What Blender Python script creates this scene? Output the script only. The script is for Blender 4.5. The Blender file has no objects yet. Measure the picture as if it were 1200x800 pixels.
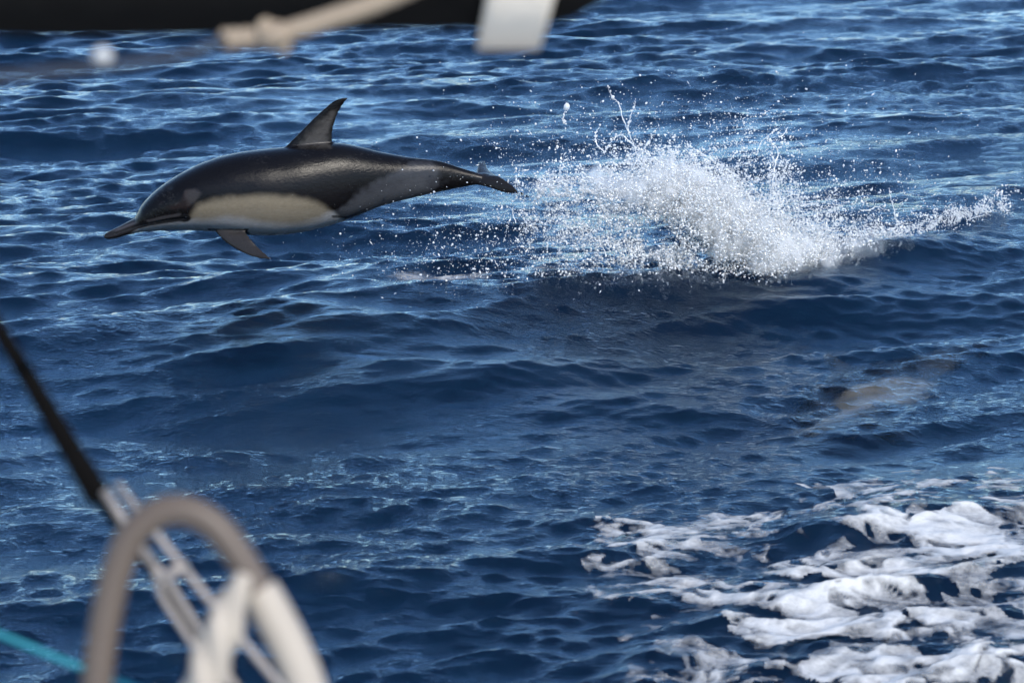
import bpy, bmesh, math, random
import numpy as np
from mathutils import Vector, Matrix

R = math.radians
rng = np.random.default_rng(7)
random.seed(7)
scene = bpy.context.scene
COL = scene.collection

# ------------------------------------------------------------------ camera
CAM_Z, LENS, PITCH = 2.75, 95.0, 12.0
cam_d = bpy.data.cameras.new('camera')
cam = bpy.data.objects.new('camera', cam_d); COL.objects.link(cam)
cam.location = (0, 0, CAM_Z)
cam.rotation_euler = (R(90 - PITCH), 0, 0)
cam_d.lens = LENS; cam_d.sensor_width = 36.0
cam_d.clip_start = 0.05; cam_d.clip_end = 9000
cam_d.dof.use_dof = True
cam_d.dof.focus_distance = 13.7
cam_d.dof.aperture_fstop = 5.4
cam_d.dof.aperture_blades = 0
scene.camera = cam

# ------------------------------------------------------------------ light
SUN_EL, SUN_AZ = 41.0, 150.0          # azimuth clockwise from +Y (view direction)
world = bpy.data.worlds.new('World'); scene.world = world; world.use_nodes = True
wn = world.node_tree; bg = wn.nodes['Background']
sky = wn.nodes.new('ShaderNodeTexSky'); sky.sky_type = 'NISHITA'; sky.sun_disc = False
sky.sun_elevation = R(SUN_EL); sky.sun_rotation = R(SUN_AZ)
sky.air_density = 1.1; sky.dust_density = 0.0; sky.ozone_density = 6.0
wn.links.new(sky.outputs[0], bg.inputs[0]); bg.inputs[1].default_value = 0.15
sd = bpy.data.lights.new('sun', 'SUN'); sd.energy = 2.9; sd.cycles.use_multiple_importance_sampling = False; sd.angle = R(0.55); sd.color = (1.0, 0.93, 0.82)
sun = bpy.data.objects.new('sun', sd); COL.objects.link(sun)
sdir = Vector((math.sin(R(SUN_AZ)) * math.cos(R(SUN_EL)), math.cos(R(SUN_AZ)) * math.cos(R(SUN_EL)), math.sin(R(SUN_EL))))
sun.rotation_euler = sdir.to_track_quat('Z', 'Y').to_euler(); sun.location = sdir * 30

vs = scene.view_settings
vs.view_transform = 'Standard'; vs.look = 'None'; vs.exposure = 0.8; vs.gamma = 1.0; vs.use_curve_mapping = False
scene.render.engine = 'CYCLES'
cy = scene.cycles
cy.use_denoising = True
cy.max_bounces = 14; cy.transparent_max_bounces = 24; cy.volume_bounces = 3; cy.diffuse_bounces = 12
cy.caustics_reflective = False; cy.caustics_refractive = True
cy.sample_clamp_indirect = 6.0

# ------------------------------------------------------------------ pixel -> place helpers
FW = 36.0 / LENS
cP, sP = math.cos(R(PITCH)), math.sin(R(PITCH))
def ray(px, py):
    u = (px - 600) / 1200 * FW; v = -(py - 400) / 1200 * FW
    # camera axes: right +X, up (0, sP, cP), forward (0, cP, -sP)
    return np.array([u, v * sP + cP, v * cP - sP])
def at(px, py, d):
    """point at forward depth d"""
    r = ray(px, py) * d
    return Vector((r[0], r[1], r[2] + CAM_Z))
def sea(px, py, z=0.0):
    """point on the mean sea level"""
    r = ray(px, py); k = (z - CAM_Z) / r[2]
    return np.array([r[0] * k, r[1] * k])

# ------------------------------------------------------------------ numpy noise
def _hash(ix, iy, iz, seed):
    h = (ix.astype(np.int64) * 374761393 + iy.astype(np.int64) * 668265263 + iz.astype(np.int64) * 2147483647 + seed * 1274126177) & 0xFFFFFFFF
    h = ((h ^ (h >> 13)) * 1274126177) & 0xFFFFFFFF
    h = ((h ^ (h >> 16)) * 2246822519) & 0xFFFFFFFF
    return ((h ^ (h >> 15)) & 0xFFFFFF) / float(0xFFFFFF)
def vnoise(x, y, z=None, seed=0):
    x = np.asarray(x, float); y = np.asarray(y, float)
    z = np.zeros_like(x) if z is None else np.asarray(z, float)
    xi, yi, zi = np.floor(x), np.floor(y), np.floor(z)
    fx, fy, fz = x - xi, y - yi, z - zi
    fx, fy, fz = [f * f * f * (f * (f * 6 - 15) + 10) for f in (fx, fy, fz)]
    xi, yi, zi = xi.astype(np.int64), yi.astype(np.int64), zi.astype(np.int64)
    out = 0
    for a in (0, 1):
        for b in (0, 1):
            for c in (0, 1):
                w = (fx if a else 1 - fx) * (fy if b else 1 - fy) * (fz if c else 1 - fz)
                out = out + w * _hash(xi + a, yi + b, zi + c, seed)
    return out
def fbm(x, y, z=None, seed=0, octv=4, gain=0.5):
    s, a, n = 0, 1.0, 0
    for o in range(octv):
        k = 2.03 ** o
        s = s + a * vnoise(np.asarray(x) * k + 17.3 * o, np.asarray(y) * k - 9.1 * o, None if z is None else np.asarray(z) * k + 3.7 * o, seed + o)
        n += a; a *= gain
    return s / n
def sstep(a, b, x):
    t = np.clip((x - a) / (b - a), 0, 1); return t * t * (3 - 2 * t)
def poly_sdf(P, X, Y):
    """signed distance to polygon, negative inside"""
    P = np.asarray(P, float); n = len(P)
    d = np.full(X.shape, 1e18); ins = np.zeros(X.shape, bool)
    for i in range(n):
        ax, ay = P[i]; bx, by = P[(i + 1) % n]
        ex, ey = bx - ax, by - ay
        t = np.clip(((X - ax) * ex + (Y - ay) * ey) / (ex * ex + ey * ey), 0, 1)
        d = np.minimum(d, (X - ax - t * ex) ** 2 + (Y - ay - t * ey) ** 2)
        c = (ay > Y) != (by > Y)
        if ey != 0:
            ins ^= c & (X < ex * (Y - ay) / ey + ax)
    d = np.sqrt(d)
    return np.where(ins, -d, d)
def line_dist(P, X, Y):
    d = np.full(X.shape, 1e18)
    for (ax, ay), (bx, by) in zip(P[:-1], P[1:]):
        ex, ey = bx - ax, by - ay
        t = np.clip(((X - ax) * ex + (Y - ay) * ey) / (ex * ex + ey * ey), 0, 1)
        d = np.minimum(d, (X - ax - t * ex) ** 2 + (Y - ay - t * ey) ** 2)
    return np.sqrt(d)

# ------------------------------------------------------------------ mesh helpers
def mesh_np(name, co, faces, smooth=True):
    """co (n,3), faces (m,k) int array"""
    me = bpy.data.meshes.new(name)
    co = np.ascontiguousarray(co, np.float32); faces = np.ascontiguousarray(faces, np.int32)
    m, k = faces.shape
    me.vertices.add(len(co)); me.vertices.foreach_set('co', co.ravel())
    me.loops.add(m * k); me.loops.foreach_set('vertex_index', faces.ravel())
    me.polygons.add(m); me.polygons.foreach_set('loop_start', np.arange(0, m * k, k, dtype=np.int32))
    if smooth:
        me.polygons.foreach_set('use_smooth', np.ones(m, bool))
    me.update(calc_edges=True); me.validate()
    return me
def link(name, me, mat=None, parent=None):
    o = bpy.data.objects.new(name, me); COL.objects.link(o)
    if mat is not None:
        me.materials.append(mat)
    if parent is not None:
        o.parent = parent
    return o
def tag(o, label=None, cat=None, group=None, kind=None):
    if label: o['label'] = label
    if cat: o['category'] = cat
    if group: o['group'] = group
    if kind: o['kind'] = kind
    return o
def empty(name, loc):
    o = bpy.data.objects.new(name, None); COL.objects.link(o); o.location = loc; return o
def catmull(P, n):
    P = [Vector(p) for p in P]; Q = [P[0] * 2 - P[1]] + P + [P[-1] * 2 - P[-2]]; out = []
    for i in range(1, len(Q) - 2):
        a, b, c, d = Q[i - 1:i + 3]
        for k in range(n):
            t = k / n
            out.append(0.5 * (2 * b + (c - a) * t + (2 * a - 5 * b + 4 * c - d) * t * t + (3 * b - a - 3 * c + d) * t ** 3))
    out.append(P[-1]); return out
def tube(path, rad, sides=16, lobes=0, lobe_amp=0.0, twist=0.0, cap=True):
    """swept tube; rad a number or list; optional helical lobes (rope strands)"""
    n = len(path); path = [Vector(p) for p in path]
    rad = list(rad) if hasattr(rad, '__len__') else [rad] * n
    vs_, fs = [], []
    t0 = (path[1] - path[0]).normalized()
    nrm = t0.orthogonal().normalized(); dist = 0
    for i in range(n):
        t = (path[min(i + 1, n - 1)] - path[max(i - 1, 0)]).normalized()
        nrm = (nrm - t * nrm.dot(t)).normalized(); bn = t.cross(nrm)
        if i: dist += (path[i] - path[i - 1]).length
        for k in range(sides):
            a = 2 * math.pi * k / sides
            r = rad[i]
            if lobes:
                r *= 1 - lobe_amp + lobe_amp * abs(math.cos(lobes * 0.5 * (a + twist * dist)))
            vs_.append(path[i] + (nrm * math.cos(a) + bn * math.sin(a)) * r)
    for i in range(n - 1):
        for k in range(sides):
            k2 = (k + 1) % sides
            fs.append((i * sides + k, i * sides + k2, (i + 1) * sides + k2, (i + 1) * sides + k))
    if cap:
        fs.append(tuple(range(sides - 1, -1, -1))); fs.append(tuple((n - 1) * sides + k for k in range(sides)))
    return vs_, fs
def build(name, vf, mat, parent=None, smooth=True, origin=None):
    v, f = vf
    if parent is not None:
        off = parent.matrix_basis.translation
        v = [Vector(p) - off for p in v]
    elif origin is not None:
        v = [Vector(p) - Vector(origin) for p in v]
    me = bpy.data.meshes.new(name); me.from_pydata([tuple(p) for p in v], [], f); me.update()
    if smooth:
        me.polygons.foreach_set('use_smooth', [len(p.vertices) <= 4 for p in me.polygons])
    o = link(name, me, mat, parent)
    if parent is None and origin is not None:
        o.location = origin
    return o
def merge(*parts):
    V, F = [], []
    for v, f in parts:
        k = len(V); V += list(v); F += [tuple(i + k for i in q) for q in f]
    return V, F
def box(lo, hi):
    (a, b, c), (d, e, f) = lo, hi
    v = [(a, b, c), (d, b, c), (d, e, c), (a, e, c), (a, b, f), (d, b, f), (d, e, f), (a, e, f)]
    return [Vector(p) for p in v], [(3, 2, 1, 0), (4, 5, 6, 7), (0, 1, 5, 4), (1, 2, 6, 5), (2, 3, 7, 6), (3, 0, 4, 7)]

# ------------------------------------------------------------------ materials
def new_mat(name):
    m = bpy.data.materials.new(name); m.use_nodes = True
    nt = m.node_tree; nt.nodes.clear()
    out = nt.nodes.new('ShaderNodeOutputMaterial')
    return m, nt, out
def N(nt, typ, **kw):
    n = nt.nodes.new(typ)
    for k, v in kw.items():
        if k in n.inputs.keys() if isinstance(k, str) else False:
            n.inputs[k].default_value = v
        else:
            setattr(n, k, v)
    return n
def noise_node(nt, coord, scale, detail=3.0, rough=0.55, mapping=None):
    n = nt.nodes.new('ShaderNodeTexNoise'); n.inputs['Scale'].default_value = scale
    n.inputs['Detail'].default_value = detail; n.inputs['Roughness'].default_value = rough
    if mapping:
        mp = nt.nodes.new('ShaderNodeMapping')
        mp.inputs['Scale'].default_value = mapping[0]; mp.inputs['Rotation'].default_value = mapping[1]
        nt.links.new(coord, mp.inputs['Vector']); coord = mp.outputs[0]
    nt.links.new(coord, n.inputs['Vector']); return n.outputs['Fac']
def simple_mat(name, col, rough=0.5, var=0.15, scale=40, bump=0.0, metallic=0.0, coat=0.0, spec=0.4):
    m, nt, out = new_mat(name)
    p = nt.nodes.new('ShaderNodeBsdfPrincipled'); nt.links.new(p.outputs[0], out.inputs[0])
    tc = nt.nodes.new('ShaderNodeTexCoord').outputs['Object']
    f = noise_node(nt, tc, scale, 4)
    mix = nt.nodes.new('ShaderNodeMix'); mix.data_type = 'RGBA'
    mix.inputs[6].default_value = (*[c * (1 - var) for c in col], 1); mix.inputs[7].default_value = (*[min(1, c * (1 + var)) for c in col], 1)
    nt.links.new(f, mix.inputs[0]); nt.links.new(mix.outputs[2], p.inputs['Base Color'])
    p.inputs['Roughness'].default_value = rough; p.inputs['Metallic'].default_value = metallic; p.inputs['Coat Weight'].default_value = coat; p.inputs['Specular IOR Level'].default_value = spec
    if bump:
        b = nt.nodes.new('ShaderNodeBump'); b.inputs['Strength'].default_value = bump; b.inputs['Distance'].default_value = 0.004
        nt.links.new(f, b.inputs['Height']); nt.links.new(b.outputs[0], p.inputs['Normal'])
    return m

# ================================================================== THE SEA
# --- wave components: direction of travel mostly along the view axis
WAVES = []
def add_band(n, lmin, lmax, slope, spread, mean=90.0, seed=0):
    r = np.random.default_rng(seed)
    for i in range(n):
        L = lmin * (lmax / lmin) ** ((i + r.random()) / n)
        th = R(mean + r.normal() * spread)
        k = 2 * math.pi / L
        a = slope * math.sqrt(2.0 / n) / k * (0.7 + 0.6 * r.random())
        WAVES.append((k * math.cos(th), k * math.sin(th), a, r.random() * 2 * math.pi, L))
add_band(8, 2.4, 8.5, 0.050, 16, 114, 11)
add_band(26, 0.75, 2.4, 0.112, 15, 112, 12)
add_band(48, 0.20, 0.75, 0.160, 18, 107, 13)
add_band(50, 0.06, 0.20, 0.160, 24, 104, 14)

def ridge(P, X, Y, w, h, skew=0.0):
    return h * np.exp(-(line_dist(P, X, Y) / w) ** 2)
RIDGES = []   # (polyline on the sea, half width, height)
def add_ridge(pts, w, h): RIDGES.append(([tuple(sea(*p)) for p in pts], w, h))
add_ridge([(1330, 215), (1190, 236), (1060, 285), (900, 335), (700, 362), (430, 378)], 0.85, 0.09)
add_ridge([(-250, 425), (100, 420), (330, 415), (560, 440)], 0.9, 0.10)
add_ridge([(1000, 640), (1100, 590), (1220, 575), (1400, 560)], 0.35, 0.07)

def ocean(X, Y, spacing):
    """displaced position of the sea sheet at rest coordinates X, Y; spacing = local mesh size"""
    X = X.astype(np.float32); Y = Y.astype(np.float32)
    DX = np.zeros_like(X); DY = np.zeros_like(X); Z = np.zeros_like(X)
    gust = (0.65 + 0.75 * sstep(0.3, 0.7, fbm(X * 0.35 + 3, Y * 0.22, None, 50, 3))).astype(np.float32)
    mid = (0.6 + 0.8 * sstep(0.25, 0.75, fbm(X * 0.22 + 8, Y * 0.2, None, 60, 2))).astype(np.float32)
    c0 = sea(330, 500); calm = (1 - 0.5 * np.exp(-((X - c0[0]) / 1.5) ** 2 - ((Y - c0[1]) / 1.6) ** 2)).astype(np.float32)
    gust *= calm; mid *= calm
    for kx, ky, a, ph, L in WAVES:
        w = sstep(2.5, 5.0, L / spacing).astype(np.float32)
        if w.max() <= 0: continue
        if L < 0.22: w = w * gust
        elif L < 0.8: w = w * mid
        p = (kx * X + ky * Y + ph).astype(np.float32)
        c, s = np.cos(p), np.sin(p)
        k = math.hypot(kx, ky); q = 0.75
        Z += w * a * c
        DX -= w * (q * a * kx / k) * s; DY -= w * (q * a * ky / k) * s
    for P, wd, h in RIDGES:
        m = (np.abs(X) < 14) & (Y < 30) & (Y > 3)
        if m.any():
            Z[m] += ridge(P, X[m].astype(float), Y[m].astype(float), wd, h).astype(np.float32)
    return X + DX, Y + DY, Z

def sea_mesh():
    # polar sheet centred under the boat: fine where waves are near, coarse out to the horizon
    a_f = np.linspace(-13.5, 13.5, 520)
    g = 13.5 + np.cumsum(0.06 * 1.09 ** np.arange(70)); g = g[g < 179.0]
    ang = np.concatenate([-g[::-1], a_f, g]); ang = np.radians(ang)
    r_f = np.exp(np.linspace(math.log(6.9), math.log(42.0), 1120))
    r_in = np.concatenate([[0.3, 1.0, 2.0, 3.0, 4.0], np.arange(4.5, 6.9, 0.06)])
    r_out = 42.0 * np.exp(np.cumsum(0.0016 * 1.05 ** np.arange(120))); r_out = r_out[r_out < 6000]
    r = np.concatenate([r_in, r_f, r_out, [7000.0]])
    A, RR = np.meshgrid(ang, r)
    X, Y = RR * np.sin(A), RR * np.cos(A)
    da = np.gradient(ang); dr = np.gradient(r)
    sp = np.maximum(np.abs(da)[None, :] * RR, dr[:, None] * 0.8)
    x, y, z = ocean(X.ravel(), Y.ravel(), sp.ravel().astype(np.float32))
    nr, na = X.shape
    idx = np.arange(nr * na).reshape(nr, na)
    quad = np.stack([idx[:-1, :-1], idx[:-1, 1:], idx[1:, 1:], idx[1:, :-1]], -1).reshape(-1, 4)
    close = np.stack([idx[:-1, -1], idx[:-1, 0], idx[1:, 0], idx[1:, -1]], -1)
    return mesh_np('sea', np.stack([x, y, z], -1), np.concatenate([quad, close]))

# water surface: Fresnel reflection over clear, absorbing water
mw, nt, out = new_mat('sea_water')
tc = nt.nodes.new('ShaderNodeTexCoord').outputs['Object']
n1 = noise_node(nt, tc, 13.0, 6.0, 0.66, ((0.8, 1.25, 1), (0, 0, R(8))))
n2 = noise_node(nt, tc, 42.0, 3.0, 0.6, ((0.8, 1.2, 1), (0, 0, R(-14))))
gst = noise_node(nt, tc, 0.55, 2.0, 0.5, ((1, 0.7, 1), (0, 0, R(12))))
mr = nt.nodes.new('ShaderNodeMapRange'); mr.inputs[1].default_value = 0.35; mr.inputs[2].default_value = 0.65
mr.inputs[3].default_value = 0.35; mr.inputs[4].default_value = 1.0
nt.links.new(gst, mr.inputs[0])
b1 = nt.nodes.new('ShaderNodeBump'); b1.inputs['Distance'].default_value = 0.009
nt.links.new(n1, b1.inputs['Height']); nt.links.new(mr.outputs[0], b1.inputs['Strength'])
b2 = nt.nodes.new('ShaderNodeBump'); b2.inputs['Distance'].default_value = 0.010
nt.links.new(n2, b2.inputs['Height']); nt.links.new(mr.outputs[0], b2.inputs['Strength']); nt.links.new(b1.outputs[0], b2.inputs['Normal'])
fr = nt.nodes.new('ShaderNodeFresnel'); fr.inputs['IOR'].default_value = 1.333; nt.links.new(b2.outputs[0], fr.inputs['Normal'])
gl = nt.nodes.new('ShaderNodeBsdfGlossy'); gl.inputs['Roughness'].default_value = 0.04; nt.links.new(b2.outputs[0], gl.inputs['Normal'])
gl.inputs['Color'].default_value = (0.82, 0.92, 1.0, 1)
tr = nt.nodes.new('ShaderNodeBsdfRefraction'); tr.inputs['Color'].default_value = (1, 1, 1, 1); tr.inputs['IOR'].default_value = 1.333; tr.inputs['Roughness'].default_value = 0.0
nt.links.new(b2.outputs[0], tr.inputs['Normal'])
mx = nt.nodes.new('ShaderNodeMixShader')
nt.links.new(fr.outputs[0], mx.inputs[0]); nt.links.new(tr.outputs[0], mx.inputs[1]); nt.links.new(gl.outputs[0], mx.inputs[2])
nt.links.new(mx.outputs[0], out.inputs['Surface'])
va = nt.nodes.new('ShaderNodeVolumeAbsorption'); va.inputs['Color'].default_value = (0.30, 0.68, 0.72, 1); va.inputs['Density'].default_value = 0.65
nt.links.new(va.outputs[0], out.inputs['Volume'])
sea_o = link('sea', sea_mesh(), mw)
tag(sea_o, 'deep blue wind-rippled open sea', 'sea', kind='structure')

# the opaque deep below the clear top layer
DEEP_Z = -1.0
md = simple_mat('deep_water', (0.004, 0.030, 0.085), 1.0, 0.25, 0.4)
v = [(-7500, -7500, DEEP_Z), (7500, -7500, DEEP_Z), (7500, 7500, DEEP_Z), (-7500, 7500, DEEP_Z)]
deep = build('deep_water', ([Vector(p) for p in v], [(0, 1, 2, 3)]), md, smooth=False)
tag(deep, 'dark blue depth of the sea below the surface', 'water', kind='structure')

# ================================================================== FOAM ON THE WATER
mf, nt, out = new_mat('foam')
tc = nt.nodes.new('ShaderNodeTexCoord').outputs['Object']
at_ = nt.nodes.new('ShaderNodeAttribute'); at_.attribute_name = 'thickness'
fn = noise_node(nt, tc, 40.0, 7.0, 0.72, ((0.8, 1, 0.2), (0, 0, 0)))
ma = nt.nodes.new('ShaderNodeMath'); ma.operation = 'MULTIPLY_ADD'
nt.links.new(fn, ma.inputs[0]); ma.inputs[1].default_value = 0.8; nt.links.new(at_.outputs['Fac'], ma.inputs[2])
mr = nt.nodes.new('ShaderNodeMapRange'); mr.inputs[1].default_value = 0.48; mr.inputs[2].default_value = 1.18
nt.links.new(ma.outputs[0], mr.inputs[0])
pr = nt.nodes.new('ShaderNodeBsdfPrincipled'); pr.inputs['Base Color'].default_value = (0.54, 0.54, 0.535, 1); pr.inputs['Roughness'].default_value = 0.55
pr.inputs['Specular IOR Level'].default_value = 0.3
bp = nt.nodes.new('ShaderNodeBump'); bp.inputs['Strength'].default_value = 0.9; bp.inputs['Distance'].default_value = 0.010
nt.links.new(fn, bp.inputs['Height']); nt.links.new(bp.outputs[0], pr.inputs['Normal'])
tp = nt.nodes.new('ShaderNodeBsdfTransparent'); mx = nt.nodes.new('ShaderNodeMixShader')
nt.links.new(mr.outputs[0], mx.inputs[0]); nt.links.new(tp.outputs[0], mx.inputs[1]); nt.links.new(pr.outputs[0], mx.inputs[2])
nt.links.new(mx.outputs[0], out.inputs['Surface'])

def foam_sheet(name, lo, hi, dx, dy, maskfn, thick, label):
    xs = np.arange(lo[0], hi[0], dx); ys = np.arange(lo[1], hi[1], dy)
    X, Y = np.meshgrid(xs, ys); nr, nc = X.shape
    M = maskfn(X, Y)
    keep = M > -0.34; T = np.clip((M + 0.34) / 1.34, 0, 1)
    x, y, z = ocean(X.ravel(), Y.ravel(), np.full(X.size, 0.013, np.float32))
    lump = fbm(X * 9, Y * 7, None, 81, 4)
    Mz = np.clip(M, -0.3, 1.0)
    z = z + (0.007 + thick * (np.clip(Mz, 0, 1) ** 0.7) * (0.35 + 1.3 * lump)).ravel().astype(np.float32)
    idx = np.arange(nr * nc).reshape(nr, nc)
    quad = np.stack([idx[:-1, :-1], idx[:-1, 1:], idx[1:, 1:], idx[1:, :-1]], -1).reshape(-1, 4)
    kq = (keep[:-1, :-1] & keep[:-1, 1:] & keep[1:, 1:] & keep[1:, :-1]).ravel()
    quad = quad[kq]
    used = np.unique(quad); remap = np.full(nr * nc, -1); remap[used] = np.arange(len(used))
    co = np.stack([x, y, z], -1)[used]
    me = mesh_np(name, co, remap[quad])
    a = me.attributes.new('thickness', 'FLOAT', 'POINT'); a.data.foreach_set('value', T.ravel()[used].astype(np.float32))
    o = link(name, me, mf); tag(o, label, 'foam', kind='stuff'); return o

poly_bow = [tuple(sea(*p)) for p in [(690, 790), (735, 740), (770, 690), (775, 635), (830, 622), (890, 650), (930, 625), (975, 605), (1060, 585), (1110, 570), (1210, 568), (1450, 560), (1500, 900), (1300, 1100), (760, 1000), (700, 830)]]
def bow_mask(X, Y):
    wx = X + 0.25 * (fbm(X * 2.5, Y * 2.2, None, 21, 3) - 0.5); wy = Y + 0.35 * (fbm(X * 2.5, Y * 2.2, None, 31, 3) - 0.5)
    d = poly_sdf(poly_bow, wx, wy) + 0.55 * (fbm(X * 1.9, Y * 1.6 + 4, None, 27, 4) - 0.5) + 0.06
    reg = sstep(0.22, -0.80, d)
    big = fbm(wx * 1.7 + 5, wy * 1.3, None, 41, 2)
    def vein(fx, fy, sd, k):
        return 1 - np.clip(np.abs(fbm(wx * fx + 3, wy * fy, None, sd, 3) - 0.5) * k, 0, 1)
    v1, v2, v3 = vein(1.8, 2.0, 43, 6.0), vein(4.0, 5.0, 44, 5.5), vein(9, 12, 45, 5.0)
    pit = sstep(0.56, 0.68, fbm(wx * 5.5 + 11, wy * 8.5, None, 46, 3)) + 0.7 * sstep(0.58, 0.68, fbm(wx * 12, wy * 19, None, 48, 2))
    m = reg * 0.72 + (big - 0.5) * 0.7 + (v1 - 0.4) * 0.5 + (v2 - 0.4) * 0.55 + (v3 - 0.4) * 0.4 - 0.72 * pit - 0.13
    m = np.where(d < 0.4, m, -1)
    return m - 1.5 * sstep(0.35, 0.05, X)
foam_sheet('bow_wave_foam', (0.0, 6.4), (3.0, 10.9), 0.0075, 0.012, bow_mask, 0.010, 'patchy white foam with blue holes spread by the boat')

poly_spl = [tuple(sea(*p)) for p in [(690, 330), (800, 322), (900, 312), (1000, 296), (1090, 276), (1180, 240), (1185, 252), (1110, 292), (1010, 318), (900, 334), (800, 343), (700, 350)]]
def spl_mask(X, Y):
    d = poly_sdf(poly_spl, X, Y)
    m = sstep(0.12, -0.25, d) * 1.1 + (fbm(X * 5, Y * 4, None, 61, 4) - 0.5) * 2.4 - 0.78 - 0.45 * sstep(1.6, 2.3, X)
    return np.where(d < 0.3, m, -1)
foam_sheet('splash_foam', (0.2, 13.2), (3.9, 18.2), 0.011, 0.02, spl_mask, 0.05, 'churned white foam on the water under the splash')
poly_sp2 = [tuple(sea(*p)) for p in [(405, 362), (470, 350), (560, 352), (660, 340), (720, 345), (700, 360), (600, 364), (540, 372), (470, 372)]]
def sp2_mask(X, Y):
    d = poly_sdf(poly_sp2, X, Y)
    m = sstep(0.15, -0.3, d) * 0.8 + (fbm(X * 6, Y * 4, None, 71, 4) - 0.5) * 1.9 - 0.84
    return np.where(d < 0.3, m, -1)
foam_sheet('drip_foam', (-1.3, 12.9), (0.9, 15.4), 0.011, 0.02, sp2_mask, 0.012, 'thin pale foam flecks on the water below the tail')

# ================================================================== DOLPHIN
DS = 0.00433 * 1.012       # metres per photograph pixel at the dolphin
def pl(px, py, y=0.0):      # photo pixel -> dolphin local metres
    return np.array([(px - 370) * DS, y, -(py - 218) * DS])

def comp(y):                # a point nearer the viewer shows lower: the view slopes down about nine degrees
    return y * 0.151 / DS
def table(T, x):
    T = np.array(T, float); return np.interp(x, T[:, 0], T[:, 1])
TOP = [(124.5, 271), (126, 268.5), (130, 266), (145, 259), (155, 254), (161, 250.5), (164, 245), (168, 237.5), (178, 225.5), (195, 212), (215, 200), (238, 189), (261, 181.5), (284, 177), (307, 174.5), (333, 172.5), (360, 169.5), (390, 168), (403, 169), (425, 174), (446, 180), (481, 187), (500, 189), (518, 192), (538, 199.5), (561, 207), (580, 212), (590, 217)]
BOT = [(124.5, 272), (126, 274), (131, 275), (137, 274.3), (150, 270.8), (166, 267.3), (180, 266), (195, 265.3), (221, 265.8), (250, 268), (287, 272.5), (310, 274.2), (330, 274), (359, 270.6), (389, 263.4), (417, 254), (446, 242.5), (475, 235.8), (498, 231), (521, 226.6), (544, 222.3), (560, 220), (580, 221), (590, 221)]
WID = [(124.5, 1), (126, 3), (130, 5), (145, 7.5), (158, 10), (164, 14), (170, 19), (180, 24), (195, 29), (215, 34), (240, 39), (270, 43), (310, 45), (350, 43), (390, 37), (430, 29), (470, 20), (500, 14), (530, 9), (550, 7), (570, 6), (590, 3)]

def grid_faces(n, m, flip=False):
    f = []
    for i in range(n - 1):
        for k in range(m):
            k2 = (k + 1) % m
            q = (i * m + k, i * m + k2, (i + 1) * m + k2, (i + 1) * m + k)
            f.append(q[::-1] if flip else q)
    return f
def loft(rings, caps=True):
    m = len(rings[0]); V = [tuple(p) for r_ in rings for p in r_]; F = grid_faces(len(rings), m)
    F.append(tuple(range(m - 1, -1, -1))); F.append(tuple((len(rings) - 1) * m + k for k in range(m)))
    return V, F
def foil_ring(le, te, tdir, half, m=20):
    """closed aerofoil ring between leading and trailing points, thickness along tdir"""
    le, te, tdir = np.array(le), np.array(te), np.array(tdir); r_ = []
    for k in range(m):
        a = 2 * math.pi * k / m
        s = 0.5 - 0.5 * math.cos(a)
        th = half * (math.sin(a)) * (1.15 - 0.75 * s)
        th += 0.0024 * math.copysign(1, math.sin(a)) if abs(math.sin(a)) > 1e-6 else 0
        r_.append(le + (te - le) * s + tdir * th)
    return r_

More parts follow.
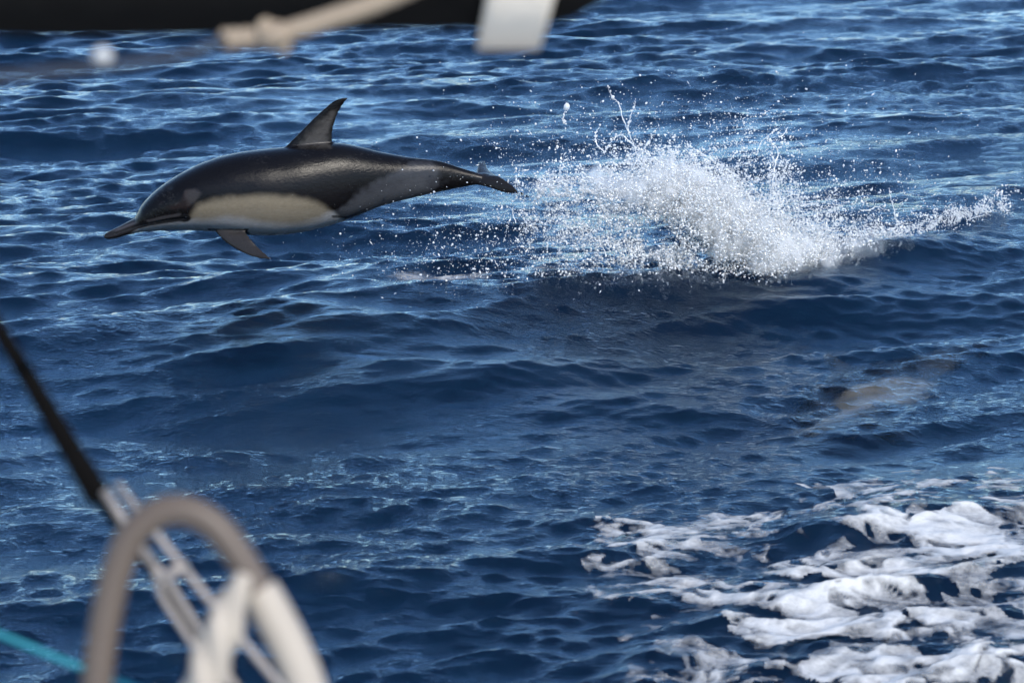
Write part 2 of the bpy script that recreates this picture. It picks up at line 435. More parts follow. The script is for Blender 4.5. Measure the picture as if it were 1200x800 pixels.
def dolphin_mesh():
    # --- trunk
    xs = np.concatenate([np.linspace(124.5, 170, 50), np.linspace(171, 590, 190)])
    t, b, w = table(TOP, xs), table(BOT, xs), table(WID, xs)
    def sm(a, n):
        for _ in range(n):
            a[2:-2] = (a[1:-3] + 2 * a[2:-2] + a[3:-1]) / 4
        return a
    big = xs > 172
    for arr in (t, b, w):
        seg = arr[big].copy()
        for _ in range(14):
            seg[1:-1] = (seg[:-2] + 2 * seg[1:-1] + seg[2:]) / 4
        arr[big] = seg
    rings = []
    for x, tt, bb, ww in zip(xs, t, b, w):
        c, h = (tt + bb) / 2, max((bb - tt) / 2, 0.6)
        rr = []
        for k in range(64):
            a = 2 * math.pi * k / 64
            ca, sa = math.cos(a), math.sin(a)
            e = 0.94
            rr.append(pl(x, c - h * math.copysign(abs(sa) ** e, sa), -ww * DS * math.copysign(abs(ca) ** e, ca)))
        rings.append(rr)
    parts = [loft(rings)]
    # --- dorsal fin
    LE = [(190, 322), (180, 328), (173, 334), (160, 347.5), (149, 359), (140, 368), (131.7, 377), (124, 386), (119.6, 392), (117, 398), (115.5, 405)]
    TE = [(190, 398), (180, 395), (173, 392.5), (166, 390.5), (159, 390), (150, 391.2), (140, 394.5), (133, 397.3), (125, 402), (119.6, 406), (116.5, 409), (115.5, 410)]
    LEa, TEa = np.array(LE[::-1], float), np.array(TE[::-1], float)
    rings = []
    for py in np.concatenate([np.linspace(190, 125, 34), np.linspace(123.5, 115.6, 10)]):
        xl = np.interp(py, LEa[:, 0], LEa[:, 1]); xt = np.interp(py, TEa[:, 0], TEa[:, 1])
        flare = 4.0 * math.exp(-((py - 182) / 9) ** 2) if py < 190 else 4
        rings.append(foil_ring(pl(xl, py), pl(xt, py), (0, -1, 0), DS * (0.055 * (xt - xl) + 0.4 + flare * 0.6)))
    parts.append(loft(rings))
    # --- flippers
    LEf = np.array([(246, 252), (251, 266), (257, 274), (266, 283), (278, 291), (290, 297), (302, 300.5), (311, 301.5)], float)
    TEf = np.array([(289, 252), (285.5, 266), (288, 271), (292, 277), (299, 286), (305, 292), (310.5, 297), (315, 301)], float)
    ks = np.linspace(0, 1, len(LEf))
    for side in (-1, 1):
        rings = []
        for q in np.linspace(0, 1 if side < 0 else 0.6, 26):
            le = np.array([np.interp(q, ks, LEf[:, 0]), np.interp(q, ks, LEf[:, 1])])
            te = np.array([np.interp(q, ks, TEf[:, 0]), np.interp(q, ks, TEf[:, 1])])
            yy = side * (0.085 + 0.16 * q)
            le[1] += comp(yy - side * 0.02); te[1] += comp(yy)
            rings.append(foil_ring(pl(*le, yy - side * 0.02), pl(*te, yy), (0, 0.9 * side * -1, 0.3), DS * (3.6 * (1 - q) + 1.0)))
        parts.append(loft(rings))
    # --- flukes (lateral axis tipped and twisted as the tail beats)
    FL = {-1: ([(550, 213), (556, 218.5), (567, 221.5), (584, 228.5), (602, 235), (613, 237.5), (619, 238.5)], [(580, 211), (584, 211), (589, 215), (597, 222), (607, 230.5), (615, 235.5), (622, 239)]),
          1: ([(550, 213), (558, 210), (560.5, 205), (562.5, 201), (564.5, 197), (566, 194.5)], [(580, 212), (583, 211), (578, 207), (575, 202), (574.5, 197), (575.5, 193)])}
    for side, (le_t, te_t) in FL.items():
        le_t, te_t = np.array(le_t, float), np.array(te_t, float); kk = np.linspace(0, 1, len(le_t)); rings = []
        for q in np.linspace(0, 1, 30):
            yy = side * 0.235 * max(0, q - 0.06)
            a_ = [np.interp(q, kk, le_t[:, 0]), np.interp(q, kk, le_t[:, 1]) + comp(yy)]
            b_ = [np.interp(q, kk, te_t[:, 0]), np.interp(q, kk, te_t[:, 1]) + comp(yy)]
            rings.append(foil_ring(pl(*a_, yy - side * 0.012), pl(*b_, yy + side * 0.004), (0.1, side * 0.15, 0.98), DS * (3.4 * (1 - q) + 1.7)))
        parts.append(loft(rings))
    V, F = merge(*parts)
    me = bpy.data.meshes.new('tmp'); me.from_pydata([tuple(p) for p in V], [], F); me.update()
    bm = bmesh.new(); bm.from_mesh(me); 
    bmesh.ops.recalc_face_normals(bm, faces=bm.faces[:]); bm.to_mesh(me); bm.free()
    tmp = bpy.data.objects.new('tmp', me); COL.objects.link(tmp)
    m = tmp.modifiers.new('r', 'REMESH'); m.mode = 'VOXEL'; m.voxel_size = 0.0053
    m2 = tmp.modifiers.new('s', 'SMOOTH'); m2.factor = 0.5; m2.iterations = 5
    dg = bpy.context.evaluated_depsgraph_get()
    out_me = bpy.data.meshes.new_from_object(tmp.evaluated_get(dg))
    bpy.data.objects.remove(tmp); bpy.data.meshes.remove(me)
    return out_me

me = dolphin_mesh(); me.name = 'dolphin'
nv = len(me.vertices)
co = np.empty(nv * 3, np.float32); me.vertices.foreach_get('co', co); co = co.reshape(-1, 3).astype(float)
no = np.empty(nv * 3, np.float32); me.vertices.foreach_get('normal', no); no = no.reshape(-1, 3)
PX = co[:, 0] / DS + 370; PY = -co[:, 2] / DS + 218; AY = np.abs(co[:, 1])
MOUTH = [(125, 270.8), (140, 266.8), (160, 259.5), (176, 254.5), (195, 250.5), (212, 248.2), (219, 247.6)]
dm = line_dist(MOUTH, PX, PY)
side = sstep(0.15, 0.4, np.abs(no[:, 1]))
groove = np.exp(-(dm / 1.5) ** 2) * 0.0042 * side
# eye hollow, blowhole and the crease behind the beak
blow = np.exp(-(((PX - 201) / 3.2) ** 2 + ((PY - 213.5) / 2.0) ** 2))
co2 = co - no * (groove + 0.004 * blow)[:, None]
me.vertices.foreach_set('co', co2.astype(np.float32).ravel())
# pigment pattern
wob = (fbm(PX * 0.10, PY * 0.10, AY * 20, 5, 4) - 0.5)
def soft(poly, w, k=6):
    return sstep(w, -w, poly_sdf(poly, PX + wob * k, PY + wob * k))
back = np.array([0.0040, 0.0034, 0.0036]); tan = np.array([0.148, 0.124, 0.090]); belly = np.array([0.245, 0.24, 0.24])
grey = np.array([0.030, 0.031, 0.036]); black = np.array([0.008, 0.008, 0.009]); mid = np.array([0.045, 0.043, 0.046])
Cc = np.tile(back, (nv, 1))
def lay(mask, col):
    global Cc
    Cc = Cc * (1 - mask[:, None]) + np.asarray(col)[None, :] * mask[:, None]
# upper side gets a slightly paler band (cape)
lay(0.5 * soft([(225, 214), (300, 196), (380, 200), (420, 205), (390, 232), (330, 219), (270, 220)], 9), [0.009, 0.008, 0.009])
BELLY = [(160, 262), (178, 257), (200, 253), (222, 250), (240, 240), (300, 235), (388, 243), (402, 254), (420, 256), (440, 248), (430, 300), (200, 300), (150, 275)]
lay(soft(BELLY, 3.0, 2.5), belly)
TAN = [(222, 247), (226, 240), (232, 231), (246, 226.5), (262, 223), (285, 221), (303, 220.5), (322, 221), (340, 223), (355, 226), (368, 230.5), (378, 237), (384, 243), (374, 250), (360, 255), (345, 257), (325, 256), (305, 252.5), (285, 248), (265, 245.5), (247, 248), (232, 250)]
lay(0.95 * soft(TAN, 5.5, 4), tan)
lay(0.35 * soft([(236, 236), (262, 228), (303, 225), (345, 228), (362, 234), (345, 238), (300, 233), (262, 236)], 6, 6), tan * 1.35)
REAR = [(388, 243), (400, 236), (416, 222), (440, 208), (462, 198), (482, 192), (505, 193), (514, 200), (513, 215), (505, 228), (480, 236), (446, 241), (420, 250), (400, 256)]
lay(soft(REAR, 4.0, 8), grey)
lay(0.75 * soft([(395, 240), (425, 226), (470, 214), (495, 210), (500, 222), (450, 236), (405, 250)], 6, 8), [0.05, 0.052, 0.058])
lay(0.85 * sstep(2.2, 0.6, line_dist([(388, 250), (404, 252), (425, 246), (455, 239)], PX + wob * 4, PY + wob * 4)), black * 2)
lay(0.9 * sstep(3.2, 1.4, line_dist([(515, 217), (522, 213)], PX, PY)), black)
lay(0.7 * soft([(300, 176), (330, 180), (335, 176), (310, 173)], 3), back)
# lips, beak and eye patch
lay(sstep(3.6, 2.0, dm), black)
lay(soft([(118, 262), (161, 246), (163, 251), (168, 258), (150, 270), (168, 268.5), (140, 280), (118, 280)], 1.5, 1), [0.014, 0.013, 0.014])
lay(0.8 * soft([(135, 264.5), (158, 255), (163, 254), (160, 256), (140, 264.5)], 1.2, 1), [0.06, 0.058, 0.065])  # grey highlight strip along the upper beak, painted into the pigment
lay(0.8 * sstep(2.6, 1.0, line_dist([(176, 251.5), (195, 246.0), (212, 243)], PX, PY)), [0.04, 0.037, 0.039])
lay(sstep(6.0, 4.0, np.hypot((PX - 217.5) / 1.35, (PY - 247.0))), black)
lay(0.8 * soft([(218, 216), (228, 211), (236, 217), (229, 229), (219, 231)], 2.5, 8), [0.035, 0.031, 0.031])
lay(0.45 * soft([(196, 232), (214, 222), (222, 216), (222, 232), (205, 240)], 4, 14), [0.022, 0.013, 0.012])
lay(np.clip(blow * 2, 0, 1), black)
# line from the flipper forward to the jaw
lay(0.9 * sstep(1.8, 0.7, line_dist([(222, 266.5), (240, 266.0), (252, 265.0), (290, 267.5)], PX + wob, PY)), black * 1.6)
fl = (PY > 261.5) & (poly_sdf([(244, 258), (289, 258), (286, 266), (296, 279), (318, 301), (312, 305), (280, 297), (258, 281)], PX, PY) < 2.5) & (AY > 0.055)
lay(fl.astype(float), [0.022, 0.020, 0.020])
# fin: pale grey centre with dark edges
fin = soft([(352, 170), (364, 156), (378, 143), (390, 131), (394, 131), (388, 148), (385, 160), (385, 171)], 4.5, 8)
lay(0.9 * fin * (PY < 173), [0.05, 0.046, 0.044])
fk = sstep(548, 560, PX); lay(fk, [0.012, 0.011, 0.012])
# scratches and mottling
mot = fbm(PX * 0.35, PY * 0.55, AY * 90, 9, 4)
Cc *= (0.86 + 0.28 * mot)[:, None]
scr = sstep(0.035, 0.0, np.abs(fbm(PX * 0.07 + PY * 0.05, PY * 0.32 - PX * 0.12, None, 19, 3) - 0.5)) * sstep(0.55, 0.7, fbm(PX * 0.03, PY * 0.04, None, 23, 2))
Cc += (scr * 0.012)[:, None]
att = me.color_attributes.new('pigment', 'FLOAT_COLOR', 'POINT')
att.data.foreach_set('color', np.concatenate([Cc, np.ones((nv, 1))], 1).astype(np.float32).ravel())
me.polygons.foreach_set('use_smooth', np.ones(len(me.polygons), bool)); me.update()

msk, nt, out = new_mat('dolphin_skin')
p = nt.nodes.new('ShaderNodeBsdfPrincipled'); nt.links.new(p.outputs[0], out.inputs[0])
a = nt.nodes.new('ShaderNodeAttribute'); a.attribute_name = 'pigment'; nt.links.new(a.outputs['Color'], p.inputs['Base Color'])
tc = nt.nodes.new('ShaderNodeTexCoord').outputs['Object']
rr = noise_node(nt, tc, 9.0, 5, 0.6, ((1, 1, 2.5), (0, R(20), 0)))
mr = nt.nodes.new('ShaderNodeMapRange'); mr.inputs[3].default_value = 0.14; mr.inputs[4].default_value = 0.42; nt.links.new(rr, mr.inputs[0])
nt.links.new(mr.outputs[0], p.inputs['Roughness'])
p.inputs['Coat Weight'].default_value = 0.0; p.inputs['Coat Roughness'].default_value = 0.2; p.inputs['Specular IOR Level'].default_value = 0.14
nb = noise_node(nt, tc, 48.0, 5, 0.7, ((1, 1, 1.8), (0, R(15), 0))); bp = nt.nodes.new('ShaderNodeBump'); bp.inputs['Strength'].default_value = 0.4; bp.inputs['Distance'].default_value = 0.004
nt.links.new(nb, bp.inputs['Height']); nt.links.new(bp.outputs[0], p.inputs['Normal'])
me.materials.clear()
meye = simple_mat('eye_black', (0.006, 0.005, 0.005), 0.08, 0.1, 30)
def add_eyes(par):
    for s in (-1, 1):
        bm = bmesh.new(); bmesh.ops.create_uvsphere(bm, u_segments=16, v_segments=10, radius=0.0105)
        e = bpy.data.meshes.new('eye'); bm.to_mesh(e); bm.free()
        e.polygons.foreach_set('use_smooth', np.ones(len(e.polygons), bool))
        # seat the eyeball in the skin just behind the corner of the mouth
        k = np.argmin(np.hypot(PX - 219, PY - 246.5) + 1e3 * (np.sign(co[:, 1]) != s))
        o = link('eye', e, meye, par); o.location = Vector(co2[k]) - Vector(no[k]) * 0.005
        o.scale = (1.25, 0.8, 0.85)
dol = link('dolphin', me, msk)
YAW = R(8)
dol.location = at(370, 218, 13.75)
dol.rotation_euler = (0, 0, YAW)
tag(dol, 'leaping dolphin with dark back and tan side patch above the water', 'dolphin', 'dolphins')
add_eyes(dol)
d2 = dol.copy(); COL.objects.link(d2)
s2 = sea(1035, 468, -0.2)
d2.location = (s2[0], s2[1], -0.25); d2.rotation_euler = (R(-72), R(-2), R(50)); d2.scale = (0.98,) * 3
tag(d2, 'submerged dolphin showing pale yellowish side through the water', 'dolphin', 'dolphins')
for ch in dol.children:
    c = ch.copy(); COL.objects.link(c); c.parent = d2

# ================================================================== SPLASH
msp, nt, out = new_mat('spray_water')
df = nt.nodes.new('ShaderNodeBsdfDiffuse'); df.inputs['Color'].default_value = (0.97, 0.975, 0.98, 1)
tl = nt.nodes.new('ShaderNodeBsdfTranslucent'); tl.inputs['Color'].default_value = (0.95, 0.97, 0.98, 1)
gs = nt.nodes.new('ShaderNodeBsdfGlossy'); gs.inputs['Roughness'].default_value = 0.12
tp = nt.nodes.new('ShaderNodeBsdfTransparent')
geo = nt.nodes.new('ShaderNodeTexCoord')
m1 = nt.nodes.new('ShaderNodeMixShader'); m1.inputs[0].default_value = 0.4
m2 = nt.nodes.new('ShaderNodeMixShader'); m2.inputs[0].default_value = 0.12
m3 = nt.nodes.new('ShaderNodeMixShader')
fn = noise_node(nt, geo.outputs['Object'], 14.0, 3); mrr = nt.nodes.new('ShaderNodeMapRange')
mrr.inputs[1].default_value = 0.35; mrr.inputs[2].default_value = 0.7; mrr.inputs[3].default_value = 0.0; mrr.inputs[4].default_value = 0.35
nt.links.new(fn, mrr.inputs[0]); nt.links.new(mrr.outputs[0], m3.inputs[0])
nt.links.new(df.outputs[0], m1.inputs[1]); nt.links.new(tl.outputs[0], m1.inputs[2])
nt.links.new(m1.outputs[0], m2.inputs[1]); nt.links.new(gs.outputs[0], m2.inputs[2])
nt.links.new(m2.outputs[0], m3.inputs[1]); nt.links.new(tp.outputs[0], m3.inputs[2])
nt.links.new(m3.outputs[0], out.inputs['Surface'])

def spl_depth(px):   # forward depth of the wake line: nearer the tail on the left, further out to the right
    return np.interp(px, [450, 620, 900, 1050, 1200], [13.75, 14.0, 14.45, 15.2, 16.5])
def px_points(px, py, dz):
    d = spl_depth(px) + dz
    u = (px - 600) / 1200 * FW; v_ = -(py - 400) / 1200 * FW
    return np.stack([u * d, (v_ * sP + cP) * d, (v_ * cP - sP) * d + CAM_Z], -1)
# cx, cy, sx, sy, rotation(deg, + = down to the right), droplets, median radius (mm), stringiness
BLOBS = [
 (652, 224, 24, 9, 4, 1800, 1.9, .8), (700, 224, 40, 14, 2, 5200, 2.0, .8), (755, 222, 42, 19, 6, 8500, 2.1, .75),
 (815, 232, 34, 20, 32, 15000, 2.5, .4), (860, 262, 38, 19, 38, 20000, 2.6, .35), (900, 290, 44, 17, 18, 18000, 2.7, .35), (950, 294, 46, 11, 0, 9000, 2.6, .5),
 (1005, 286, 40, 11, -12, 2400, 2.2, 1), (1060, 270, 36, 11, -17, 900, 2.1, 1), (1120, 252, 36, 8, -20, 700, 2.3, 1), (1175, 236, 25, 8, -18, 420, 2.3, 1),
 (870, 205, 16, 30, 0, 2200, 2.2, 1), (912, 222, 12, 38, 4, 2200, 2.2, 1), (800, 193, 40, 13, 10, 2600, 2.1, .95), (950, 250, 30, 20, 10, 1700, 2.1, 1),
 (725, 282, 54, 26, 16, 6500, 2.2, 1), (795, 300, 38, 17, 18, 5200, 2.3, 1), (660, 264, 42, 24, 4, 3200, 2.0, 1),
 (860, 150, 50, 22, 0, 650, 1.9, .7), (730, 165, 50, 26, 0, 600, 2.0, 1), (970, 225, 55, 30, 0, 900, 1.9, .7),
 (1030, 240, 50, 22, 0, 500, 1.9, .7), (560, 295, 60, 34, 0, 800, 1.6, .6), (640, 180, 50, 36, 0, 300, 1.8, .6), (700, 325, 80, 18, 0, 1300, 1.8, .6),
 (800, 130, 140, 40, 0, 380, 1.35, .3), (1000, 160, 90, 40, 0, 260, 1.35, .3), (700, 240, 110, 50, 0, 1500, 1.6, .5), (500, 290, 70, 40, 0, 420, 1.2, .5), (470, 255, 60, 18, 0, 120, 1.1, .4),
]
Pn, Rn = [], []
for cx, cy_, sx, sy, rot, n, rad, st in BLOBS:
    n = int(n * 1.3); k = int(n * 2.2)
    a = np.clip(rng.normal(size=(k, 3)), -2.4, 2.4)
    cr, sr = math.cos(R(rot)), math.sin(R(rot))
    px = cx + a[:, 0] * sx * cr - a[:, 1] * sy * sr; py = cy_ + a[:, 0] * sx * sr + a[:, 1] * sy * cr
    dz = a[:, 2] * min(0.30, 0.006 * max(sy, 14))
    # ridged, warped noise pulls drops into strings and sheets
    wx = 18 * (fbm(px * 0.02, py * 0.02, dz * 2, 101, 2) - .5); wy = 18 * (fbm(px * 0.02, py * 0.02, dz * 2, 111, 2) - .5)
    rdg = 1 - np.abs(fbm((px + wx) * 0.055, (py + wy) * 0.055, dz * 3, 121, 3) - 0.5) * 5
    pr_ = (1 - st) + st * np.clip(rdg, 0, 1) ** 2 * 1.5
    keep = rng.random(k) < pr_ * 0.62
    px, py, dz, rdg = px[keep], py[keep], dz[keep], rdg[keep]
    r_ = rad * 0.001 * np.exp(rng.normal(size=len(px)) * 0.72 - 0.32) * (0.75 + 0.5 * np.clip(rdg, 0, 1))
    Pn.append(px_points(px, py, dz)); Rn.append(r_)
Pn = np.concatenate(Pn); Rn = np.concatenate(Rn)
# ballistic jets fanning out of the churned line: beaded streaks that thin out towards their tips
jp, jr = [], []
for i in range(205):
    bx = rng.normal(870, 75) if i < 170 else rng.uniform(940, 1180)
    by = np.interp(bx, [640, 760, 860, 950, 1050, 1180], [222, 232, 275, 300, 282, 242])
    big = 1.0 if i < 170 else 0.45
    th = R(-90 + rng.normal() * 38 - (12 if bx < 830 else -6)); L = big * (35 + 85 * rng.random() ** 1.6)
    n = int(60 + 150 * rng.random()); q = rng.random(n) ** 0.85; dz0 = rng.normal() * 0.16
    clump = 0.5 + 0.5 * np.sin(q * rng.uniform(8, 22) + rng.uniform(0, 6))
    q = q[(rng.random(n) < 0.35 + 0.65 * clump)]; n = len(q)
    wdt = 1.2 + 4.5 * q * rng.uniform(0.4, 1.5)
    x = bx + math.cos(th) * L * q + rng.normal(size=n) * wdt; y = by + math.sin(th) * L * q + rng.uniform(8, 30) * q * q + rng.normal(size=n) * wdt
    jp.append(px_points(x, y, dz0 + rng.normal(size=n) * 0.02)); jr.append(0.001 * np.exp(rng.normal(size=n) * 0.5) * (3.0 - 1.5 * q))
Pn = np.concatenate([Pn] + jp); Rn = np.minimum(np.concatenate([Rn] + jr), 0.0064)
ok = Pn[:, 2] > 0.02; Pn, Rn = Pn[ok], Rn[ok]

def base_ico(sub):
    bm = bmesh.new(); bmesh.ops.create_icosphere(bm, subdivisions=sub, radius=1)
    V = np.array([v.co[:] for v in bm.verts]); F = np.array([[v.index for v in f.verts] for f in bm.faces]); bm.free(); return V, F
OCT = (np.array([(1, 0, 0), (-1, 0, 0), (0, 1, 0), (0, -1, 0), (0, 0, 1), (0, 0, -1)], float),
       np.array([(0, 2, 4), (2, 1, 4), (1, 3, 4), (3, 0, 4), (2, 0, 5), (1, 2, 5), (3, 1, 5), (0, 3, 5)]))
def scatter(name, P, Rr, base, mat, label, stretch=0.5):
    V, F = base; n = len(P); m = len(V)
    # random orientation from QR-free axis pairs, stretched along one axis
    u = rng.normal(size=(n, 3)); u /= np.linalg.norm(u, axis=1)[:, None]
    w = rng.normal(size=(n, 3)); w = np.cross(u, w); w /= np.linalg.norm(w, axis=1)[:, None]
    t = np.cross(u, w)
    s = np.exp(np.abs(rng.normal(size=(n, 1))) * stretch)
    A = Rr[:, None]
    co_ = P[:, None, :] + (V[None, :, 0:1] * (u * A * s)[:, None, :] + V[None, :, 1:2] * (w * A)[:, None, :] + V[None, :, 2:3] * (t * A * 0.9)[:, None, :])
    fa = (F[None] + (np.arange(n) * m)[:, None, None]).reshape(-1, F.shape[1])
    me_ = mesh_np(name, co_.reshape(-1, 3), fa)
    o = link(name, me_, mat); tag(o, label, 'splash', kind='stuff'); return o
bigd = Rn > 0.0052
tiny = Rn < 0.0017
TET = (np.array([(1, 1, 1), (1, -1, -1), (-1, 1, -1), (-1, -1, 1)], float) * 0.85, np.array([(0, 1, 2), (0, 3, 1), (0, 2, 3), (1, 3, 2)]))
scatter('splash_spray', Pn[~bigd & ~tiny], Rn[~bigd & ~tiny], OCT, msp, 'dense white spray thrown up behind the dolphin tail', 0.55)
scatter('splash_droplets', Pn[tiny], Rn[tiny], TET, msp, 'finest white droplets hanging in and around the splash', 0.4)
scatter('splash_drops', Pn[bigd], Rn[bigd], base_ico(1), msp, 'larger white drops and clots of water inside the splash', 0.3)

# fine mist filling the heart of the splash
mm, nt, out = new_mat('spray_mist')
pv = nt.nodes.new('ShaderNodeVolumePrincipled'); pv.inputs['Color'].default_value = (0.98, 0.985, 0.99, 1); pv.inputs['Density Attribute'].default_value = ''
pv.inputs['Anisotropy'].default_value = 0.0
va_ = nt.nodes.new('ShaderNodeAttribute'); va_.attribute_name = 'density'
tcm = nt.nodes.new('ShaderNodeTexCoord').outputs['Object']
nm = noise_node(nt, tcm, 15.0, 8, 0.78, ((1, 1, 0.6), (0, R(35), 0)))
mrm = nt.nodes.new('ShaderNodeMapRange'); mrm.inputs[1].default_value = 0.44; mrm.inputs[2].default_value = 0.66; mrm.inputs[3].default_value = 0.02; mrm.inputs[4].default_value = 1.0
nt.links.new(nm, mrm.inputs[0])
mu = nt.nodes.new('ShaderNodeMath'); mu.operation = 'MULTIPLY'; nt.links.new(va_.outputs['Fac'], mu.inputs[0]); nt.links.new(mrm.outputs[0], mu.inputs[1])
nt.links.new(mu.outputs[0], pv.inputs['Density']); nt.links.new(pv.outputs[0], out.inputs['Volume'])
MIST = [(755, 223, 32, 7, 8, 45), (815, 236, 30, 12, 34, 240), (862, 266, 32, 13, 38, 420), (905, 292, 38, 10, 15, 300), (955, 299, 36, 5, -2, 50)]
mp_ = []
for cx, cy_, sx, sy, rot, n in MIST:
    a = np.clip(rng.normal(size=(n, 3)), -1.8, 1.8); cr, sr = math.cos(R(rot)), math.sin(R(rot))
    mp_.append(px_points(cx + a[:, 0] * sx * cr - a[:, 1] * sy * sr, cy_ + a[:, 0] * sx * sr + a[:, 1] * sy * cr, a[:, 2] * 0.10))
mp_ = np.concatenate(mp_); mp_ = mp_[mp_[:, 2] > 0.03]
mme = bpy.data.meshes.new('splash_mist'); mme.from_pydata([tuple(q) for q in mp_], [], [])
mist = link('splash_mist', mme, mm); tag(mist, 'white mist in the heart of the splash', 'splash', kind='stuff')
ng = bpy.data.node_groups.new('mist', 'GeometryNodeTree')
ng.interface.new_socket('Geometry', in_out='INPUT', socket_type='NodeSocketGeometry'); ng.interface.new_socket('Geometry', in_out='OUTPUT', socket_type='NodeSocketGeometry')
gi = ng.nodes.new('NodeGroupInput'); go = ng.nodes.new('NodeGroupOutput')
mtp = ng.nodes.new('GeometryNodeMeshToPoints'); mtp.inputs['Radius'].default_value = 0.05
ptv = ng.nodes.new('GeometryNodePointsToVolume'); ptv.resolution_mode = 'VOXEL_SIZE'; ptv.inputs['Voxel Size'].default_value = 0.02; ptv.inputs['Radius'].default_value = 0.055; ptv.inputs['Density'].default_value = 28.0
smt = ng.nodes.new('GeometryNodeSetMaterial'); smt.inputs['Material'].default_value = mm
ng.links.new(gi.outputs[0], mtp.inputs[0]); ng.links.new(mtp.outputs[0], ptv.inputs[0]); ng.links.new(ptv.outputs[0], smt.inputs[0]); ng.links.new(smt.outputs[0], go.inputs[0])
gm = mist.modifiers.new('mist', 'NODES'); gm.node_group = ng

# strands of water thrown off the splash
SV, SF = [], []
BEAD = base_ico(1)
def strand(pts, r0, r1):
    path = catmull(pts, 6); n = len(path)
    path = [p + Vector(rng.normal(size=3) * 0.0018) for p in path]
    rad = []
    for i in range(n):
        q = i / (n - 1); rad.append((r0 + (r1 - r0) * q) * (0.75 + 0.5 * rng.random()))
    rad[-1] = r1 * 1.7; rad[-2] = r1 * 1.5
    v_, f_ = tube(path, rad, 6)
    k = len(SV); SV.extend(v_); SF.extend([tuple(i + k for i in q) for q in f_])
def spt(px, py, dz=0.0):
    return Vector(px_points(np.array([float(px)]), np.array([float(py)]), dz)[0])
crown = [
 [(765, 222), (752, 196), (742, 168), (736, 150), (741, 130), (745, 118)], [(738, 156), (730, 140), (725, 122), (716, 112), (712, 100)],
 [(742, 170), (728, 158), (716, 166), (708, 180)], [(708, 178), (700, 170), (698, 158), (702, 148)], [(664, 146), (660, 138), (666, 122)],
 [(905, 220), (908, 195), (912, 178), (905, 168), (900, 160), (912, 152)], [(1052, 262), (1046, 240), (1042, 222)],
]
for c in crown:
    dz = rng.normal() * 0.08
    cpts = [spt(x, y, dz) for x, y in c]
    strand(cpts, 0.0036, 0.0007)
    for bp_ in catmull(cpts, 9):
        if rng.random() < 0.75:
            r_ = 0.0026 * math.exp(rng.normal() * 0.5); o_ = bp_ + Vector(rng.normal(size=3) * 0.004)
            k = len(SV); SV.extend([o_ + Vector((q[0] * r_, q[1] * r_, q[2] * r_ * rng.uniform(0.8, 1.5))) for q in BEAD[0]])
            SF.extend([tuple(int(i) + k for i in q) for q in BEAD[1]])
for i in range(45):
    b = BLOBS[rng.integers(0, 16)]
    x = b[0] + rng.normal() * b[2]; y = b[1] + rng.normal() * b[3]; dz = rng.normal() * 0.12
    ang = math.atan2(y - 300, x - 880) + rng.normal() * 0.6; L = 8 + 22 * rng.random()
    pts = []
    for q in (0, .33, .66, 1):
        pts.append(spt(x + math.cos(ang) * L * q + rng.normal() * 1.2, y + math.sin(ang) * L * q + rng.normal() * 1.2 + 2 * q * q, dz))
    strand(pts, 0.002 + 0.0022 * rng.random(), 0.0010)
st_o = build('splash_strands', (SV, SF), msp)
tag(st_o, 'thin white strands of water flung up from the splash', 'splash', kind='stuff')

# ================================================================== THE BOAT (foreground)
DECK = 1.15
m_gel = simple_mat('gelcoat', (0.72, 0.72, 0.70), 0.35, 0.06, 6)
m_canvas = simple_mat('black_canvas', (0.007, 0.0065, 0.006), 0.9, 0.4, 25, 0.5, spec=0.08)
m_web = simple_mat('white_webbing', (0.66, 0.58, 0.48), 0.75, 0.12, 120, 0.4)
m_rope = simple_mat('beige_rope', (0.27, 0.21, 0.15), 0.8, 0.18, 90, 0.4)
m_cord = simple_mat('dark_cord', (0.03, 0.03, 0.035), 0.8, 0.2, 60)
m_ball = simple_mat('white_plastic', (0.45, 0.45, 0.44), 0.5, 0.05, 20)
m_hose = simple_mat('taupe_hose', (0.092, 0.068, 0.052), 0.5, 0.12, 14)
m_slv = simple_mat('cream_sleeve', (0.36, 0.31, 0.255), 0.6, 0.08, 25, 0.2)
m_steel = simple_mat('steel', (0.26, 0.23, 0.21), 0.55, 0.2, 40, 0, 0.35)
m_blk = simple_mat('black_rubber', (0.004, 0.0035, 0.0035), 0.9, 0.3, 50, 0.3, spec=0.05)
m_teal = simple_mat('teal_rope', (0.01, 0.17, 0.22), 0.7, 0.2, 150, 0.4)
m_alu = simple_mat('painted_alloy', (0.6, 0.6, 0.6), 0.35, 0.08, 10, 0, 0.3)

# deck and topsides below the frame
V, F = box((-5, -3, DECK - 0.06), (4, 2.72, DECK))
V2, F2 = box((-4.95, -2.95, -0.4), (3.95, 2.62, DECK - 0.062))
deck = build('deck', merge((V, F), (V2, F2)), m_gel, smooth=False); tag(deck, 'white side deck of the boat', 'deck', kind='structure')

# boom in its black cover, on a mast off to the side
BD = 2.6; mpp = BD * FW / 1200
bc = at(0, 42, BD).z + 0.095; by = at(300, -70, BD).y
bx1 = at(742, 0, BD).x
boom = empty('boom', (bx1 - 2.3, by, bc))
prof = [(-2.3 - 0.3, 0.095)] + [(x, 0.094 + 0.003 * math.sin(x * 9)) for x in np.linspace(-2.2, -0.16, 60)] + [(-0.12, 0.0935), (-0.09, 0.089), (-0.06, 0.081), (-0.03, 0.066), (-0.012, 0.046), (0, 0.02)]
rt = [(Vector((bx1 + a_, by, bc + 0.012 * (1 - r_ / 0.095))), r_) for a_, r_ in prof]
build('sail_cover', tube([q[0] for q in rt], [q[1] for q in rt], 40), m_canvas, boom)
mast_x = bx1 - 2.6
V, F = tube([Vector((mast_x, by, DECK + 0.001)), Vector((mast_x, by, 3.0)), Vector((mast_x, by, 6.5))], 0.075, 24)
